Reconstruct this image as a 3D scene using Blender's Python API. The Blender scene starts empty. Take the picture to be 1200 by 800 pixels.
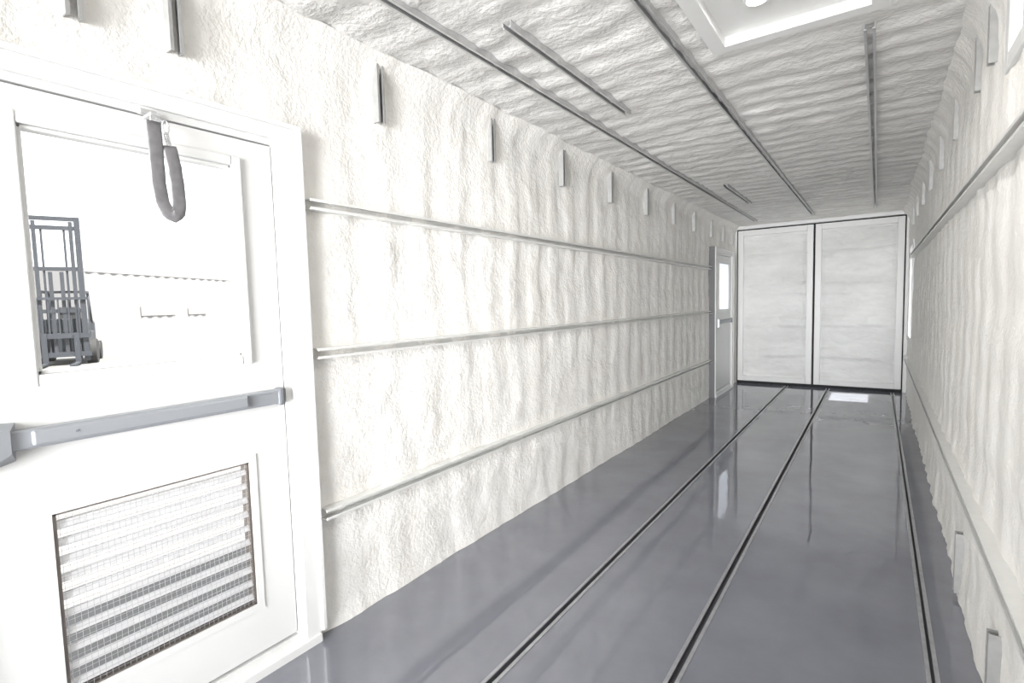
import bpy, bmesh, math
from mathutils import Vector, Matrix, noise
SC=bpy.context.scene
COL=SC.collection
SC.view_settings.view_transform='Standard'
SC.view_settings.look='None'
SC.view_settings.exposure=0.25

H=2.66; LX=-2.0; RX=0.36; YB=9.576; YF=-2.5

# ---------------------------------------------------------------- materials
def newmat(name):
    m=bpy.data.materials.new(name); m.use_nodes=True
    nt=m.node_tree; b=nt.nodes['Principled BSDF']
    return m,nt,b
def simple(name,col,rough=0.5,metal=0.0,spec=0.5,var=0.04,nscale=6):
    m,nt,b=newmat(name); N=nt.nodes; K=nt.links
    tc=N.new('ShaderNodeTexCoord'); nz=N.new('ShaderNodeTexNoise'); nz.inputs['Scale'].default_value=nscale; nz.inputs['Detail'].default_value=1
    K.new(tc.outputs['Object'],nz.inputs['Vector'])
    mx=N.new('ShaderNodeMix'); mx.data_type='RGBA'
    mx.inputs[6].default_value=(*[max(0,c*(1-var)) for c in col],1); mx.inputs[7].default_value=(*[min(1,c*(1+var)) for c in col],1)
    K.new(nz.outputs['Fac'],mx.inputs[0]); K.new(mx.outputs[2],b.inputs['Base Color'])
    b.inputs['Roughness'].default_value=rough; b.inputs['Metallic'].default_value=metal; b.inputs['Specular IOR Level'].default_value=spec
    return m
def foam(name,c1,c2,b1=0.006,s1=38,stretch=(1,1,1),cs=3.0):
    m=bpy.data.materials.new(name); m.use_nodes=True; nt=m.node_tree; N=nt.nodes; K=nt.links; N.clear()
    b=N.new('ShaderNodeBsdfDiffuse'); o=N.new('ShaderNodeOutputMaterial'); K.new(b.outputs[0],o.inputs[0])
    tc=N.new('ShaderNodeTexCoord'); mp=N.new('ShaderNodeMapping'); mp.inputs['Scale'].default_value=stretch
    K.new(tc.outputs['Object'],mp.inputs['Vector'])
    nz=N.new('ShaderNodeTexNoise'); nz.inputs['Scale'].default_value=cs; nz.inputs['Detail'].default_value=4; nz.inputs['Roughness'].default_value=0.65
    K.new(mp.outputs[0],nz.inputs['Vector'])
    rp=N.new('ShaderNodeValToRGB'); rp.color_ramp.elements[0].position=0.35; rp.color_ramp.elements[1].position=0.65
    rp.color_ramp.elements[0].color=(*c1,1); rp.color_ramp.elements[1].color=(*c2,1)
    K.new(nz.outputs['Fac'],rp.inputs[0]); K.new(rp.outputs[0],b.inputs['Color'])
    n1=N.new('ShaderNodeTexNoise'); n1.inputs['Scale'].default_value=s1; n1.inputs['Detail'].default_value=2.5; n1.inputs['Roughness'].default_value=0.6
    K.new(mp.outputs[0],n1.inputs['Vector'])
    p1=N.new('ShaderNodeBump'); p1.inputs['Distance'].default_value=b1; p1.inputs['Strength'].default_value=1
    K.new(n1.outputs['Fac'],p1.inputs['Height']); K.new(p1.outputs[0],b.inputs['Normal'])
    return m
M_FOAM=foam('spray_foam_wall',(0.855,0.834,0.792),(0.915,0.902,0.872),b1=0.0052,s1=46)
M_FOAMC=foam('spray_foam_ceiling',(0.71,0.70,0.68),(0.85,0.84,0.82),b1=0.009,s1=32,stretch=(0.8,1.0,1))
M_FOAMD=foam('spray_foam_door',(0.76,0.765,0.75),(0.88,0.885,0.87),b1=0.012,s1=20,stretch=(0.7,1,1.8),cs=1.8)
M_PAINT=simple('white_enamel_paint',(0.79,0.79,0.78),0.38,var=0.015)
M_STEEL=simple('exterior_steel',(0.6,0.6,0.6),0.5)
M_GALV=simple('galvanized_steel',(0.58,0.58,0.58),0.36,metal=0.6,var=0.15,nscale=30)
M_BRK=simple('strut_bracket_steel',(0.42,0.42,0.415),0.42,metal=0.4,var=0.15,nscale=30)
M_RAIL=simple('rail_aluminium',(0.82,0.82,0.80),0.4,metal=0.25,var=0.06,nscale=20)
M_DARKGALV=simple('dark_galvanized',(0.36,0.36,0.37),0.4,metal=0.4,var=0.2,nscale=30)  # darker galvanized tone for the inner strut faces
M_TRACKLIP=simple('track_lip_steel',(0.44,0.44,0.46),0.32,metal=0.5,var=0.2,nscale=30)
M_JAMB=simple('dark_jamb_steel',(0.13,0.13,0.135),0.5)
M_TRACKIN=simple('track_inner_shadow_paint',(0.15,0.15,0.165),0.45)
M_BAR=simple('grey_powder_coat',(0.35,0.365,0.39),0.35,metal=0.25,var=0.03)
M_BARD=simple('dark_grey_powder_coat',(0.22,0.23,0.25),0.4,metal=0.2)
M_RUB=simple('black_rubber_gasket',(0.02,0.02,0.022),0.7)
M_VINYL=simple('grey_vinyl_sleeve',(0.17,0.165,0.17),0.36,var=0.3,nscale=40)
M_LOUV=simple('mill_aluminium',(0.86,0.86,0.87),0.32,metal=0.3,var=0.05,nscale=12)
M_BRONZE=simple('louver_channel_metal',(0.25,0.22,0.20),0.35,metal=0.6,var=0.2)
M_WIRE=simple('wire_mesh_steel',(0.55,0.55,0.56),0.4,metal=0.4)
M_GROUND=simple('yard_concrete',(0.125,0.123,0.12),0.9,var=0.14,nscale=0.5)
M_FLB=simple('forklift_body',(0.03,0.034,0.042),0.5)
M_FLM=simple('forklift_mast_steel',(0.038,0.042,0.05),0.5,metal=0.1)
M_TYRE=simple('tyre_rubber',(0.02,0.02,0.02),0.8)
M_CONT=simple('pale_container_paint',(0.255,0.250,0.250),0.6)
M_CONT2=simple('grey_container_paint',(0.22,0.225,0.23),0.6)
M_RED=simple('faded_red_paint',(0.255,0.235,0.233),0.6)

def emis(name,col,s):
    m=bpy.data.materials.new(name); m.use_nodes=True; N=m.node_tree.nodes; N.clear()
    e=N.new('ShaderNodeEmission'); o=N.new('ShaderNodeOutputMaterial'); e.inputs[0].default_value=(*col,1); e.inputs[1].default_value=s
    m.node_tree.links.new(e.outputs[0],o.inputs[0]); return m
M_LED=emis('led_lens',(1,0.98,0.95),4)
def glass():
    m=bpy.data.materials.new('window_glass'); m.use_nodes=True; N=m.node_tree.nodes; N.clear(); K=m.node_tree.links
    t=N.new('ShaderNodeBsdfTransparent'); t.inputs[0].default_value=(0.98,0.985,0.985,1); g=N.new('ShaderNodeBsdfGlossy'); g.inputs['Roughness'].default_value=0.02
    lw=N.new('ShaderNodeLayerWeight'); lw.inputs[0].default_value=0.15
    ml=N.new('ShaderNodeMath'); ml.operation='MULTIPLY_ADD'; ml.inputs[1].default_value=0.35; ml.inputs[2].default_value=0.02
    mx=N.new('ShaderNodeMixShader'); o=N.new('ShaderNodeOutputMaterial')
    K.new(lw.outputs['Facing'],ml.inputs[0]); K.new(ml.outputs[0],mx.inputs[0]); K.new(t.outputs[0],mx.inputs[1]); K.new(g.outputs[0],mx.inputs[2]); K.new(mx.outputs[0],o.inputs[0]); return m
M_GLASS=glass()
def frosted():
    m=bpy.data.materials.new('frosted_glazing'); m.use_nodes=True; N=m.node_tree.nodes; N.clear(); K=m.node_tree.links
    t=N.new('ShaderNodeBsdfTranslucent'); t.inputs[0].default_value=(0.95,0.97,1,1); o=N.new('ShaderNodeOutputMaterial')
    K.new(t.outputs[0],o.inputs[0]); return m
M_FROST=frosted()
def floormat():
    m,nt,b=newmat('grey_epoxy_floor'); N=nt.nodes; K=nt.links
    tc=N.new('ShaderNodeTexCoord')
    nz=N.new('ShaderNodeTexNoise'); nz.inputs['Scale'].default_value=1.6; nz.inputs['Detail'].default_value=6; nz.inputs['Roughness'].default_value=0.6
    K.new(tc.outputs['Object'],nz.inputs['Vector'])
    rp=N.new('ShaderNodeValToRGB'); rp.color_ramp.elements[0].position=0.3; rp.color_ramp.elements[1].position=0.7
    rp.color_ramp.elements[0].color=(0.170,0.177,0.207,1); rp.color_ramp.elements[1].color=(0.225,0.233,0.268,1)
    K.new(nz.outputs['Fac'],rp.inputs[0]); K.new(rp.outputs[0],b.inputs['Base Color'])
    mr=N.new('ShaderNodeMapRange'); mr.inputs['From Min'].default_value=0.3; mr.inputs['From Max'].default_value=0.7; mr.inputs['To Min'].default_value=0.01; mr.inputs['To Max'].default_value=0.07
    K.new(nz.outputs['Fac'],mr.inputs['Value']); K.new(mr.outputs[0],b.inputs['Roughness'])
    b.inputs['IOR'].default_value=1.95
    n2=N.new('ShaderNodeTexNoise'); n2.inputs['Scale'].default_value=5; n2.inputs['Detail'].default_value=2; K.new(tc.outputs['Object'],n2.inputs['Vector'])
    bp=N.new('ShaderNodeBump'); bp.inputs['Distance'].default_value=0.0011; bp.inputs['Strength'].default_value=1
    K.new(n2.outputs['Fac'],bp.inputs['Height']); K.new(bp.outputs['Normal'],b.inputs['Normal'])
    return m
M_FLOOR=floormat()

# ---------------------------------------------------------------- mesh helpers
class MB:
    def __init__(s): s.v=[]; s.f=[]; s.m=[]; s.sm=[]; s.mats=[]
    def mi(s,mat):
        if mat not in s.mats: s.mats.append(mat)
        return s.mats.index(mat)
    def add(s,vs,fs,mat,smooth=False):
        o=len(s.v); s.v+=[tuple(v) for v in vs]; k=s.mi(mat)
        for f in fs: s.f.append(tuple(i+o for i in f)); s.m.append(k); s.sm.append(smooth)
    def box(s,a,b,mat,bev=0.0,rot=None,piv=None):
        x0,y0,z0=[min(a[i],b[i]) for i in range(3)]; x1,y1,z1=[max(a[i],b[i]) for i in range(3)]
        bm=bmesh.new(); bmesh.ops.create_cube(bm,size=1)
        for v in bm.verts: v.co=Vector(((x0+x1)/2+v.co.x*(x1-x0),(y0+y1)/2+v.co.y*(y1-y0),(z0+z1)/2+v.co.z*(z1-z0)))
        if bev>0: bmesh.ops.bevel(bm,geom=bm.edges[:],offset=min(bev,0.45*min(x1-x0,y1-y0,z1-z0)),segments=2,affect='EDGES',profile=0.5)
        if rot is not None:
            p=Vector(piv) if piv else Vector(((x0+x1)/2,(y0+y1)/2,(z0+z1)/2))
            for v in bm.verts: v.co=rot@(v.co-p)+p
        bm.verts.index_update()
        s.add([v.co[:] for v in bm.verts],[[v.index for v in f.verts] for f in bm.faces],mat); bm.free()
    def cyl(s,p0,p1,r,mat,n=16,r1=None,smooth=True):
        p0=Vector(p0);p1=Vector(p1);d=(p1-p0).normalized(); a=d.orthogonal().normalized(); b=d.cross(a); r1=r if r1 is None else r1
        vs=[];
        for p,rr in((p0,r),(p1,r1)):
            for i in range(n):
                t=2*math.pi*i/n; vs.append(p+a*math.cos(t)*rr+b*math.sin(t)*rr)
        s.add(vs,[(i,(i+1)%n,n+(i+1)%n,n+i) for i in range(n)],mat,smooth)
        s.add(vs[:n],[tuple(range(n))[::-1]],mat); s.add(vs[n:],[tuple(range(n))],mat)
    def tube(s,pts,r,mat,n=10,ry=None):
        pts=[Vector(p) for p in pts]; ry=ry or r; vs=[]; up=Vector((1,0,0))
        for i,p in enumerate(pts):
            d=(pts[min(i+1,len(pts)-1)]-pts[max(i-1,0)]).normalized(); b=d.cross(up)
            if b.length<1e-4: b=d.orthogonal()
            b.normalize(); a=b.cross(d).normalized()
            for k in range(n):
                t=2*math.pi*k/n; vs.append(p+a*math.cos(t)*r+b*math.sin(t)*ry)
        fs=[]
        for i in range(len(pts)-1):
            for k in range(n): fs.append((i*n+k,i*n+(k+1)%n,(i+1)*n+(k+1)%n,(i+1)*n+k))
        fs.append(tuple(range(n))[::-1]); fs.append(tuple(range((len(pts)-1)*n,len(pts)*n)))
        s.add(vs,fs,mat,True)
    def strut(s,p0,axis,length,wdir,ddir,mat,w=0.042,D=0.045,t=0.004,lip=0.011,inner=None):
        p0=Vector(p0);ax=Vector(axis);wd=Vector(wdir);dd=Vector(ddir); h=w/2
        pr=[(-h,0),(-h,D),(-h+lip,D),(-h+lip,D-t*1.5),(-h+t,D-t*1.5),(-h+t,t),(h-t,t),(h-t,D-t*1.5),(h-lip,D-t*1.5),(h-lip,D),(h,D),(h,0)]
        n=len(pr); vs=[p0+wd*a+dd*b for a,b in pr]+[p0+wd*a+dd*b+ax*length for a,b in pr]
        for i in range(n):
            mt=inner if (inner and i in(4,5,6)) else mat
            s.add([vs[i],vs[(i+1)%n],vs[n+(i+1)%n],vs[n+i]],[(0,1,2,3)],mt)
        s.add(vs[:n],[tuple(range(n))[::-1]],mat); s.add(vs[n:],[tuple(range(n))],mat)
    def done(s,name,parent=None,recalc=True):
        me=bpy.data.meshes.new(name); me.from_pydata(s.v,[],s.f)
        for m in s.mats: me.materials.append(m)
        me.polygons.foreach_set('material_index',s.m); me.polygons.foreach_set('use_smooth',s.sm); me.update()
        if recalc:
            bm=bmesh.new(); bm.from_mesh(me); bmesh.ops.recalc_face_normals(bm,faces=bm.faces[:]); bm.to_mesh(me); bm.free()
        o=bpy.data.objects.new(name,me); COL.objects.link(o)
        if parent: o.parent=parent
        return o
def empty(name,loc=(0,0,0)):
    o=bpy.data.objects.new(name,None); o.location=loc; COL.objects.link(o); return o

def smooth01(t): t=max(0,min(1,t)); return t*t*(3-2*t)
def trap(u,period):
    p=(u/period)%1.0
    if p<0.25: return smooth01(p/0.25)
    if p<0.5: return 1
    if p<0.75: return 1-smooth01((p-0.5)/0.25)
    return 0
def N3(a,b,c): return noise.noise(Vector((a,b,c)))

def grid(mb,u0,u1,v0,v1,step,fn,holes,mat,flip=False):
    nu=int(round((u1-u0)/step)); nv=int(round((v1-v0)/step)); vs=[]
    for i in range(nu+1):
        u=u0+(u1-u0)*i/nu
        for j in range(nv+1):
            v=v0+(v1-v0)*j/nv; vs.append(fn(u,v))
    fs=[]
    for i in range(nu):
        uc=u0+(u1-u0)*(i+.5)/nu
        for j in range(nv):
            vc=v0+(v1-v0)*(j+.5)/nv
            if any(h[0]<uc<h[1] and h[2]<vc<h[3] for h in holes): continue
            a=i*(nv+1)+j; q=(a,a+nv+1,a+nv+2,a+1)
            fs.append(q[::-1] if flip else q)
    mb.add(vs,fs,mat,True)

def shell(mb,x0,x1,holes,mat):
    ys=sorted({YF,YB+0.12}|{h[0] for h in holes}|{h[1] for h in holes})
    for a,b in zip(ys[:-1],ys[1:]):
        hs=sorted([(h[2],h[3]) for h in holes if h[0]<=a+1e-6 and h[1]>=b-1e-6])
        z=-0.05
        for h in hs:
            if h[0]>z: mb.box((x0,a,z),(x1,b,h[0]),mat)
            z=h[1]
        mb.box((x0,a,z),(x1,b,H+0.1),mat)

def wall_disp(y,z,seed,holes,amp=1.0,corr=0.0055):
    k=0.75+0.6*N3(y*0.35,z*0.8,seed+20)
    c=corr*k*trap(y+0.05*N3(y*2,z*2.2,seed),0.278)
    l=0.012*N3(y*0.9,z*1.3,seed+3)
    m=0.0055*N3(y*5,z*3.6,seed+7)+0.0036*N3(y*12,z*11,seed+9)+0.0025*N3(y*28,z*28,seed+11)
    hz=0.007*N3(y*0.4,z*6,seed+1)
    d=(c+l+m+hz)*amp+0.014
    if z>2.50: d+=0.09*((z-2.50)/0.16)**2*(0.9+0.3*N3(y*2,0,seed+2))
    if z<0.08: d+=0.010*((0.08-z)/0.08)
    for h in holes:
        dy=max(h[0]-y,y-h[1],0); dz=max(h[2]-z,z-h[3],0); q=math.hypot(dy,dz)
        if q<0.12: d=min(d,0.012+0.02*q/0.12)
    return d

# ---------------------------------------------------------------- room shell
D1=(0.17,1.29,-0.1,2.19); D2=(7.91,9.03,-0.1,2.15)
mb=MB(); holesL=[D1,D2]
grid(mb,YF,YB-0.05,0.0,H,0.02,lambda y,z:(LX-0.03+wall_disp(y,z,1.7,holesL),y,z),holesL,M_FOAM,flip=True)
shell(mb,LX-0.14,LX-0.045,holesL,M_STEEL)
mb.done('wall_left',recalc=False)

W1=(8.45,9.20,0.85,2.12); W2=(2.30,2.58,2.26,2.50)
holesR=[W1,W2]
mb=MB()
grid(mb,YF,YB-0.05,0.0,H,0.02,lambda y,z:(RX+0.02-wall_disp(y,z,23.1,holesR,1.1,0.008),y,z),holesR,M_FOAM)
shell(mb,RX+0.04,RX+0.14,holesR,M_STEEL)
mb.done('wall_right',recalc=False)

def ceil_disp(x,y):
    d=0.006*trap(y+0.04*N3(x*2,y*2,5),0.209)
    d+=0.005*N3(x*1.6,y*8,2)+0.0035*N3(x*5,y*14,8)+0.0038*N3(x*14,y*22,4)+0.008*N3(x*7,y*8,31)+0.010*N3(x,y,12)
    return d+0.016
mb=MB()
CH=[(-0.64,-0.02,1.62,2.70)]
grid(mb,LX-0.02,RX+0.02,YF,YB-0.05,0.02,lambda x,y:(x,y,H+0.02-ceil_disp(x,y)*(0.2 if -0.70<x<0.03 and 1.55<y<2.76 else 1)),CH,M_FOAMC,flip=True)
mb.box((LX-0.14,YF,H+0.07),(RX+0.14,YB+0.12,H+0.14),M_STEEL)
mb.done('ceiling',recalc=False)

TR=[(-1.222,-1.170),(-0.640,-0.588),(0.180,0.222)]
mb=MB(); x=LX-0.05
for a,b in TR+[(RX+0.05,None)]:
    mb.box((x,YF,-0.06),(a,YB+0.0,0.0),M_FLOOR); x=b
mb.box((LX-0.14,YF,-0.12),(RX+0.14,YB+0.12,-0.06),M_STEEL)
mb.done('floor')
for a,b in TR:
    mb=MB(); c=(a+b)/2
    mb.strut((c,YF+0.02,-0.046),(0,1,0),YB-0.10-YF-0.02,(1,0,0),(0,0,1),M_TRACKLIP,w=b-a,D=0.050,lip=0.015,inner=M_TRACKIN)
    mb.done('floor_track')

# ---------------------------------------------------------------- back wall + cargo doors
mb=MB()
mb.box((LX-0.1,YB+0.03,-0.05),(RX+0.1,YB+0.10,H+0.05),M_RUB)
mb.done('wall_back')
mb=MB()
mb.box((LX-0.04,YB-0.075,2.605),(RX+0.04,YB+0.01,H+0.02),M_PAINT,0.004)
mb.done('trim_2')
def cargo_leaf(x0,x1,seed):
    mb=MB(); y1=YB+0.015; yf=YB-0.055; z0=0.045; z1=2.585; bw=0.085
    for a,b,c,d in[(x0,x0+bw,z0,z1),(x1-bw,x1,z0,z1),(x0+bw,x1-bw,z0,z0+0.08),(x0+bw,x1-bw,z1-0.09,z1)]:
        mb.box((a,yf,c),(b,y1,d),M_PAINT,0.006)
    def fn(x,z):
        u=(z-z0)/(z1-z0)
        p=(u*5+0.06*N3(x*2,z*1.5,seed+8))%1.0
        rib=smooth01((abs(p-0.5)-0.28)/0.12)
        d=0.034*rib*(0.8+0.8*N3(x*3,z,seed+9))+0.012*N3(x*5,z*7,seed)+0.012*N3(x*11,z*13,seed+3)+0.014*N3(x*1.5,z*2,seed+5)
        ed=min(x-(x0+bw),(x1-bw)-x,z-(z0+0.08),(z1-0.09)-z)
        d-=0.020*(1-smooth01(ed/0.06))
        return (x,yf+0.042-max(d,-0.018),z)
    grid(mb,x0+bw-0.005,x1-bw+0.005,z0+0.075,z1-0.085,0.02,fn,[],M_FOAMD)
    mb.box((x0-0.012,yf+0.03,z0-0.015),(x1+0.012,y1-0.005,z0),M_RUB)
    return mb.done('cargo_door_leaf',recalc=False)
cargo_leaf(-1.962,-0.850,3.0); cargo_leaf(-0.822,0.305,9.0)
mb=MB(); mb.box((LX-0.06,YB-0.06,0.0),(-1.978,YB+0.01,2.6),M_PAINT,0.004); mb.done('trim_1')
mb=MB(); mb.box((0.321,YB-0.06,0.0),(RX+0.06,YB+0.01,2.6),M_PAINT,0.004); mb.done('trim_3')

# ---------------------------------------------------------------- personnel doors
def personnel_door(name,yo,xf,detail):
    E=empty(name,(xf,yo,0)); off=Vector((-xf,-yo,0))
    def fin(mb,n,recalc=True):
        o=mb.done(n,None,recalc); 
        for v in o.data.vertices: v.co+=off
        o.parent=E; return o
    y0=yo; y1=yo+1.18; zt=2.21; fx=xf+0.022
    s0=y0+0.13; s1=y1-0.128; st=2.105; sb=0.085; ix=LX-0.15
    mb=MB(); bd=0.022
    mb.box((ix,y0,0.036),(fx,y0+0.095,zt),M_PAINT); mb.box((ix,y1-0.095,0.036),(fx,y1,zt),M_PAINT)
    mb.box((ix,y0+0.095,st+0.03),(fx,y1-0.095,zt),M_PAINT)
    mb.box((ix,s1+0.006,0.03),(xf+0.006,y1-0.095,st+0.03),M_PAINT)
    mb.box((ix,y0+0.095,0.03),(xf+0.006,s0-0.006,st+0.03),M_PAINT)
    mb.box((ix,s0-0.006,st+0.006),(xf+0.006,s1+0.006,st+0.03),M_PAINT)
    mb.box((ix,y0+0.03,-0.01),(xf+0.035,y1-0.03,0.036),M_PAINT,0.004)
    mb.box((ix,s0-0.006,0.036),(xf+0.004,s1+0.006,sb-0.012),M_PAINT)
    mb.box((fx,y1-bd,0.04),(fx+0.010,y1-0.002,zt-bd),M_PAINT,0.003)
    mb.box((fx,y0+0.002,0.04),(fx+0.010,y0+bd,zt-bd),M_PAINT,0.003)
    mb.box((fx,y0+0.002,zt-bd),(fx+0.010,y1-0.002,zt-0.002),M_PAINT,0.003)
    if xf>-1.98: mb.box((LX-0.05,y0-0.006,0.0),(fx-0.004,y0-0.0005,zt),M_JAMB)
    fin(mb,'frame')
    mb=MB()
    for a,b,c,d in[(s0-0.006,s0+0.02,sb-0.012,st+0.006),(s1-0.02,s1+0.006,sb-0.012,st+0.006),(s0+0.02,s1-0.02,sb-0.012,sb+0.01),(s0+0.02,s1-0.02,st-0.01,st+0.006)]:
        mb.box((xf-0.055,a,c),(xf-0.046,b,d),M_RUB)
    fin(mb,'gasket')
    gy0,gy1,gz0,gz1=y0+0.293,y0+0.890,1.285,2.0
    ly0,ly1,lz0,lz1=y0+0.295,y0+0.890,0.29,0.865
    mb=MB(); xb=xf-0.044
    parts=[(s0,gy0,gz0,gz1),(gy1,s1,gz0,gz1),(s0,s1,gz1,st)]
    if detail: parts+=[(s0,s1,lz1,gz0),(s0,ly0,lz0,lz1),(ly1,s1,lz0,lz1),(s0,s1,sb,lz0)]
    else: parts+=[(s0,s1,sb,gz0)]
    for a,b,c,d in parts: mb.box((xb,a,c),(xf,b,d),M_PAINT)
    fin(mb,'slab')
    mb=MB(); o=0.035
    for a,b,c,d in[(gy0-o,gy0,gz0-o,gz1+o),(gy1,gy1+o,gz0-o,gz1+o),(gy0,gy1,gz0-o,gz0),(gy0,gy1,gz1,gz1+o)]:
        mb.box((xf-0.03,a,c),(xf+0.014,b,d),M_PAINT,0.005)
    i=0.012
    for a,b,c,d in[(gy0,gy0+i,gz0,gz1),(gy1-i,gy1,gz0,gz1),(gy0,gy1,gz0,gz0+i),(gy0,gy1,gz1-i,gz1)]:
        mb.box((xf-0.035,a,c),(xf+0.002,b,d),M_PAINT,0.003)
    fin(mb,'glazing_frame')
    gx=xf-0.020 if detail else xf+0.004
    mb=MB(); mb.box((gx-0.006,gy0,gz0),(gx,gy1,gz1),M_GLASS if detail else M_FROST); fin(mb,'glass_pane')
    if detail:
        mb=MB(); o=0.028
        for a,b,c,d in[(ly0-o,ly0,lz0-o,lz1+o),(ly1,ly1+o,lz0-o,lz1+o),(ly0,ly1,lz0-o,lz0),(ly0,ly1,lz1,lz1+o)]:
            mb.box((xf-0.002,a,c),(xf+0.004,b,d),M_PAINT)
        fin(mb,'louver_flange')
        mb=MB()
        mb.box((xf-0.044,ly1-0.010,lz0),(xf+0.001,ly1,lz1),M_BRONZE); mb.box((xf-0.044,ly0,lz0),(xf+0.001,ly0+0.010,lz1),M_BRONZE)
        mb.box((xf-0.044,ly0,lz0),(xf+0.001,ly1,lz0+0.006),M_BRONZE); mb.box((xf-0.044,ly0,lz1-0.006),(xf+0.001,ly1,lz1),M_BRONZE)
        fin(mb,'louver_channel')
        mb=MB(); n=10; ph=(lz1-lz0-0.012)/n
        for k in range(n):
            zc=lz0+0.006+ph*(k+0.5)
            pr=[(xf-0.043,zc-ph*0.50),(xf-0.026,zc-ph*0.02),(xf-0.018,zc+ph*0.14),(xf-0.011,zc+ph*0.10),(xf-0.006,zc-ph*0.22)]
            t=0.0015; m=len(pr)
            vs=[(x,ly0+0.01,z) for x,z in pr]+[(x,ly1-0.01,z) for x,z in pr]+[(x,ly0+0.01,z-t) for x,z in pr]+[(x,ly1-0.01,z-t) for x,z in pr]
            fs=[]
            for q in range(m-1): fs+= [(q,q+1,q+1+m,q+m),(2*m+q,3*m+q,3*m+1+q,2*m+1+q)]
            mb.add(vs,fs,M_LOUV)
        fin(mb,'louver_blades')
        mb=MB(); sp=0.0165; r=0.00038; ny=int((ly1-ly0)/sp); nz=int((lz1-lz0)/sp)
        for k in range(1,ny): 
            yy=ly0+(ly1-ly0)*k/ny; mb.box((xf-0.002,yy-r,lz0),(xf-0.0005,yy+r,lz1),M_WIRE)
        for k in range(1,nz):
            zz=lz0+(lz1-lz0)*k/nz; mb.box((xf-0.001,ly0,zz-r),(xf+0.0005,ly1,zz+r),M_WIRE)
        fin(mb,'wire_mesh')
    mb=MB(); bz=1.105
    mb.box((xf-0.001,y0+0.20,bz-0.027),(xf+0.034,y1-0.165,bz+0.030),M_BAR,0.005)
    mb.box((xf+0.030,y0+0.26,bz-0.018),(xf+0.050,y1-0.30,bz+0.026),M_BAR,0.006)
    mb.box((xf-0.001,y1-0.172,bz-0.034),(xf+0.040,y1-0.145,bz+0.036),M_BARD,0.008)
    mb.box((xf-0.001,y1-0.30,bz+0.020),(xf+0.037,y1-0.17,bz+0.031),M_BAR,0.003)
    a=y0+0.14; b=y0+0.215
    vs=[(xf,a,bz-0.085),(xf,b+0.015,bz-0.06),(xf,b+0.02,bz+0.05),(xf,a,bz+0.06),
        (xf+0.05,a+0.005,bz-0.07),(xf+0.045,b,bz-0.03),(xf+0.045,b,bz+0.035),(xf+0.05,a+0.005,bz+0.045)]
    mb.add(vs,[(0,1,2,3),(4,5,6,7),(0,1,5,4),(1,2,6,5),(2,3,7,6),(3,0,4,7)],M_BAR)
    mb.cyl((xf+0.049,y0+0.36,bz+0.006),(xf+0.052,y0+0.36,bz+0.006),0.004,M_BARD,10)
    fin(mb,'panic_bar')
    return E
personnel_door('door_1',0.14,LX,True)
personnel_door('door_2',7.88,-1.952,False)

# ---------------------------------------------------------------- door holder strap
mb=MB(); sx=-1.93
mb.box((LX+0.005,0.735,2.105),(LX+0.03,0.785,2.122),M_GALV,0.003)
mb.box((LX+0.020,0.745,2.09),(sx+0.012,0.775,2.100),M_GALV,0.002)
mb.tube([(sx,0.760+0.012*math.cos(t),2.083+0.014*math.sin(t)) for t in [i*math.pi/8 for i in range(17)]],0.0028,M_GALV,8)
mb.tube([(sx+0.006,0.788+0.009*math.cos(t),2.062+0.022*math.sin(t)) for t in [i*math.pi/8 for i in range(17)]],0.0028,M_GALV,8)
mb.cyl((sx,0.765,2.085),(sx,0.79,2.078),0.005,M_GALV)
for k in range(9):
    mb.tube([(sx+0.007*math.cos(t),0.790+0.001*k+0.007*math.sin(t),2.045-0.005*k) for t in [i*math.pi/4 for i in range(9)]],0.0016,M_GALV,6)
pts=[]
P=[(0.757,2.075),(0.756,2.02),(0.757,1.95),(0.760,1.88),(0.767,1.82),(0.781,1.785),(0.797,1.775),(0.812,1.790),(0.818,1.83),(0.816,1.89),(0.810,1.94),(0.802,1.975),(0.798,2.005)]
for i in range(len(P)-1):
    for t in (0,0.5): pts.append((sx+0.004*math.sin(i*1.3),P[i][0]*(1-t)+P[i+1][0]*t,P[i][1]*(1-t)+P[i+1][1]*t))
pts.append((sx,P[-1][0],P[-1][1]))
mb.tube(pts,0.0034,M_VINYL,14,ry=0.0215)
mb.done('door_holder_strap')

# ---------------------------------------------------------------- rails
for z in(1.900,1.262,0.545):
    mb=MB(); mb.strut((LX-0.02,1.345,z),(0,1,0),7.872-1.345,(0,0,1),(1,0,0),M_RAIL,w=0.046,D=0.052)
    mb.done('wall_rail')
for z,ye in((1.93,8.40),(0.555,9.30)):
    mb=MB(); mb.strut((RX+0.015,YF+0.1,z),(0,1,0),ye-YF-0.1,(0,0,1),(-1,0,0),M_RAIL,w=0.046,D=0.060)
    mb.done('wall_rail')
for x,a,b in((-1.58,YF+0.1,8.91),(-0.80,YF+0.1,8.84),(-0.055,2.90,8.78),(-1.325,1.90,3.22),(-1.345,5.89,7.18)):
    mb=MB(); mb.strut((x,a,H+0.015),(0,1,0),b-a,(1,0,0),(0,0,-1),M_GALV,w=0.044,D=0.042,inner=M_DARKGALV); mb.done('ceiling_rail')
mb=MB()
for y in(-1.8,-0.9,-0.03,0.585,0.865,1.765,2.66,3.56,4.44,5.33,6.21,7.05,7.90,8.62,9.2):
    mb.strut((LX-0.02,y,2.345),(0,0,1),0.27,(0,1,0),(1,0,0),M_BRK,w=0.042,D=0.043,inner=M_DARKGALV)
mb.done('wall_strut_bracket')
mb=MB()
for k in range(-3,8):
    y=2.27+0.89*k+ (0.55 if k==0 else 0)
    mb.strut((RX+0.015,y,2.345),(0,0,1),0.27,(0,1,0),(-1,0,0),M_BRK,w=0.040,D=0.034 if k>1 else 0.042)
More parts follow.
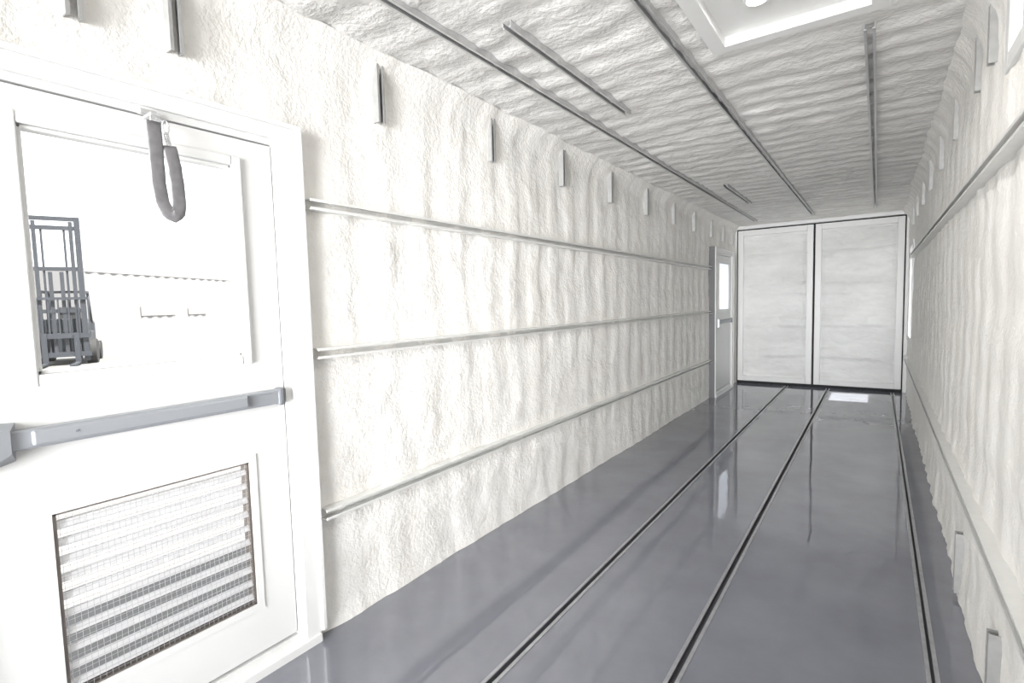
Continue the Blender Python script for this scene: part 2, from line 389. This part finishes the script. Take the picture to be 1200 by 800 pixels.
for k in range(-3,2):
    y=2.27+0.89*k
    mb.strut((RX+0.015,y,0.03),(0,0,1),0.29,(0,1,0),(-1,0,0),M_BRK,w=0.040,D=0.050)
mb.done('wall_strut_bracket')

# ---------------------------------------------------------------- right windows, guessed and added to let daylight in
def side_window(name,w,mat):
    mb=MB(); y0,y1,z0,z1=w
    for a,b,c,d in[(y0-0.03,y0+0.03,z0-0.03,z1+0.03),(y1-0.03,y1+0.03,z0-0.03,z1+0.03),(y0+0.03,y1-0.03,z0-0.03,z0+0.03),(y0+0.03,y1-0.03,z1-0.03,z1+0.03)]:
        mb.box((RX-0.006,a,c),(RX+0.15,b,d),M_PAINT,0.004)
    mb.box((RX+0.10,y0,z0),(RX+0.106,y1,z1),mat); mb.done(name)
side_window('added_window_1',W1,M_GLASS); side_window('added_window_2',W2,M_FROST)

# ---------------------------------------------------------------- ceiling light hatch
mb=MB()
a,b,c,d=-0.68,0.02,1.58,2.74; w=0.065
for q in[(a,a+w,c,d),(b-w,b,c,d),(a+w,b-w,c,c+w),(a+w,b-w,d-w,d)]:
    mb.box((q[0],q[2],H-0.022),(q[1],q[3],H+0.055),M_PAINT)
mb.box((a+w,c+w,H+0.022),(b-w,d-w,H+0.055),M_PAINT)
for (lx,ly) in((-0.43,2.40),(-0.43,1.85)):
    mb.cyl((lx,ly,H+0.004),(lx,ly,H+0.024),0.052,M_PAINT,32)
    mb.cyl((lx,ly,H+0.001),(lx,ly,H+0.005),0.038,M_LED,32)
mb.done('ceiling_light_panel')
def disc(loc,power,r=0.038):
    l=bpy.data.lights.new('led','AREA'); l.shape='DISK'; l.size=r*2; l.energy=power; l.color=(1,0.98,0.95)
    o=bpy.data.objects.new('led_downlight',l); o.location=loc; COL.objects.link(o); return o
disc((-0.43,2.40,H-0.002),4); disc((-0.43,1.85,H-0.002),4)

# ---------------------------------------------------------------- outside
mb=MB(); mb.add([(-200,-200,-0.16),(200,-200,-0.16),(200,200,-0.16),(-200,200,-0.16)],[(0,1,2,3)],M_GROUND); mb.done('ground')
def container(name,cx,cy,L,ang,mat,Ht=2.9,stripe=False):
    mb=MB(); W=2.44; n=int(L/0.14); pr=[]
    for k in range(n+1):
        pr.append((-L/2+L*k/n, 0.03 if (k//2)%2 else 0.0))
    for s in(-1,1):
        vs=[(u,s*(W/2-dd),0.12) for u,dd in pr]+[(u,s*(W/2-dd),Ht-0.1) for u,dd in pr]
        mb.add(vs,[(k,k+1,n+2+k,n+1+k) for k in range(n)],mat)
    mb.box((-L/2,-W/2-0.01,0),(L/2,W/2+0.01,0.16),mat); mb.box((-L/2,-W/2-0.01,Ht-0.12),(L/2,W/2+0.01,Ht),mat)
    for sx_ in(-1,1):
        for sy_ in(-1,1): mb.box((sx_*L/2-0.09,sy_*W/2-0.09,0),(sx_*L/2+0.09,sy_*W/2+0.09,Ht+0.02),mat)
        mb.box((sx_*L/2-0.03,-W/2,0.1),(sx_*L/2+0.03,W/2,Ht-0.05),mat)
    if stripe:
        for s in(-1,1):
            mb.box((-L*0.28,s*(W/2+0.012),1.5),(-L*0.12,s*(W/2+0.025),1.95),M_RED); mb.box((-L*0.05,s*(W/2+0.012),1.5),(L*0.05,s*(W/2+0.025),1.85),M_RED)
    o=mb.done(name); o.location=(cx,cy,-0.16); o.rotation_euler=(0,0,ang); return o
container('shipping_container',-29.0,11.7,12.1,math.radians(118),M_CONT,3.4,True)
container('shipping_container',-35,22.5,12.0,math.radians(118),M_CONT2,2.6)

def forklift(loc,ang):
    mb=MB()
    Hm=4.75; w=0.62
    for s in(-1,1):
        mb.box((0,s*w-0.07,0.12),(0.14,s*w+0.07,Hm),M_FLM)
        mb.box((0.02,s*(w-0.17)-0.045,0.2),(0.13,s*(w-0.17)+0.045,Hm-0.15),M_FLM)
        mb.box((0.05,s*0.14-0.05,0.3),(0.10,s*0.14+0.05,3.0),M_FLM)
        mb.cyl((0.06,s*0.28,0.3),(0.06,s*0.28,Hm-0.3),0.03,M_FLM,8)
    for z in(0.35,1.75,3.1,Hm-0.35,Hm-0.06): mb.box((-0.02,-w,z-0.06),(0.12,w,z+0.06),M_FLM)
    for z in(0.35,0.95): mb.box((0.15,-0.75,z-0.08),(0.21,0.75,z+0.08),M_FLM)
    for z in(2.15,): mb.box((0.15,-0.75,z-0.04),(0.20,0.75,z+0.04),M_FLM)
    for k in range(7): mb.box((0.15,-0.75+0.25*k-0.02,0.9),(0.19,-0.75+0.25*k+0.02,2.15),M_FLM)
    for s in(-1,1):
        mb.box((0.20,s*0.4-0.07,0.05),(0.26,s*0.4+0.07,1.05),M_FLM); mb.box((0.20,s*0.4-0.07,0.05),(1.4,s*0.4+0.07,0.10),M_FLM)
    mb.box((-2.2,-0.62,0.35),(-0.15,0.62,1.05),M_FLB,0.05); mb.box((-2.75,-0.6,0.4),(-2.1,0.6,1.45),M_FLB,0.15)
    mb.box((-2.15,-0.5,1.0),(-1.1,0.5,1.25),M_FLB,0.05); mb.box((-1.8,-0.3,1.25),(-1.2,0.3,1.40),M_TYRE,0.04); mb.box((-1.95,-0.3,1.3),(-1.8,0.3,1.9),M_TYRE,0.05)
    mb.box((-0.55,-0.5,1.0),(-0.35,0.5,1.5),M_FLB,0.03); mb.cyl((-0.6,0,1.45),(-0.85,0,1.65),0.03,M_TYRE)
    for s in(-1,1):
        mb.tube([(-0.30,s*0.55,1.0),(-0.55,s*0.52,2.3),(-0.6,s*0.52,2.4)],0.045,M_FLB); mb.tube([(-2.2,s*0.55,1.3),(-2.0,s*0.52,2.4)],0.045,M_FLB)
        mb.box((-2.05,s*0.52-0.04,2.36),(-0.5,s*0.52+0.04,2.44),M_FLB)
        mb.cyl((-0.35,s*0.72-0.14,0.40),(-0.35,s*0.72+0.14,0.40),0.40,M_TYRE,24); mb.cyl((-2.2,s*0.66-0.12,0.33),(-2.2,s*0.66+0.12,0.33),0.33,M_TYRE,24)
    for k in range(7): mb.box((-1.95+0.22*k,-0.52,2.38),(-1.90+0.22*k,0.52,2.42),M_FLB)
    o=mb.done('forklift'); o.location=loc; o.rotation_euler=(0,0,ang); return o
forklift((-21.6,5.35,-0.16),math.radians(-22))

# ---------------------------------------------------------------- daylight
w=bpy.data.worlds.new('world'); SC.world=w; w.use_nodes=True; bg=w.node_tree.nodes['Background']
bg.inputs[0].default_value=(0.94,0.97,1,1); bg.inputs[1].default_value=2.0
s=bpy.data.lights.new('sun','SUN'); s.energy=18; s.angle=0.009; s.color=(1,0.97,0.92)
so=bpy.data.objects.new('sun',s); COL.objects.link(so)
so.rotation_euler=Vector((-0.50,-0.03,-1)).to_track_quat('-Z','Y').to_euler(); so.location=(5,8,12)
def area(name,loc,sx_,sy_,dirv,e,spread=180,col=(0.985,0.99,1)):
    l=bpy.data.lights.new(name,'AREA'); l.shape='RECTANGLE'; l.size=sx_; l.size_y=sy_; l.energy=e; l.spread=math.radians(spread); l.color=col
    o=bpy.data.objects.new(name,l); COL.objects.link(o); o.location=loc
    o.rotation_euler=Vector(dirv).to_track_quat('-Z','Z').to_euler(); return o
# added area lamp filling the room from the open end behind the camera
area('open_end_fill',(-0.75,YF+0.02,H/2),1.8,2.4,(-0.19,1,0),72,60)

# ---------------------------------------------------------------- camera
r=Vector((0.8182,0.5744,-0.0252)); d=Vector((0.0209,-0.0736,-0.9971)); f=Vector((-0.5746,0.8153,-0.0722))
f.normalize(); r=(r-f*r.dot(f)).normalized(); u=r.cross(f)
cam=bpy.data.cameras.new('camera'); cam.sensor_width=36; cam.lens=608.7/1200*36; cam.clip_start=0.02; cam.clip_end=500
co=bpy.data.objects.new('camera',cam); COL.objects.link(co); SC.camera=co
Mx=Matrix((r,u,-f)).transposed().to_4x4(); Mx.translation=Vector((0,0,1.456)); co.matrix_world=Mx
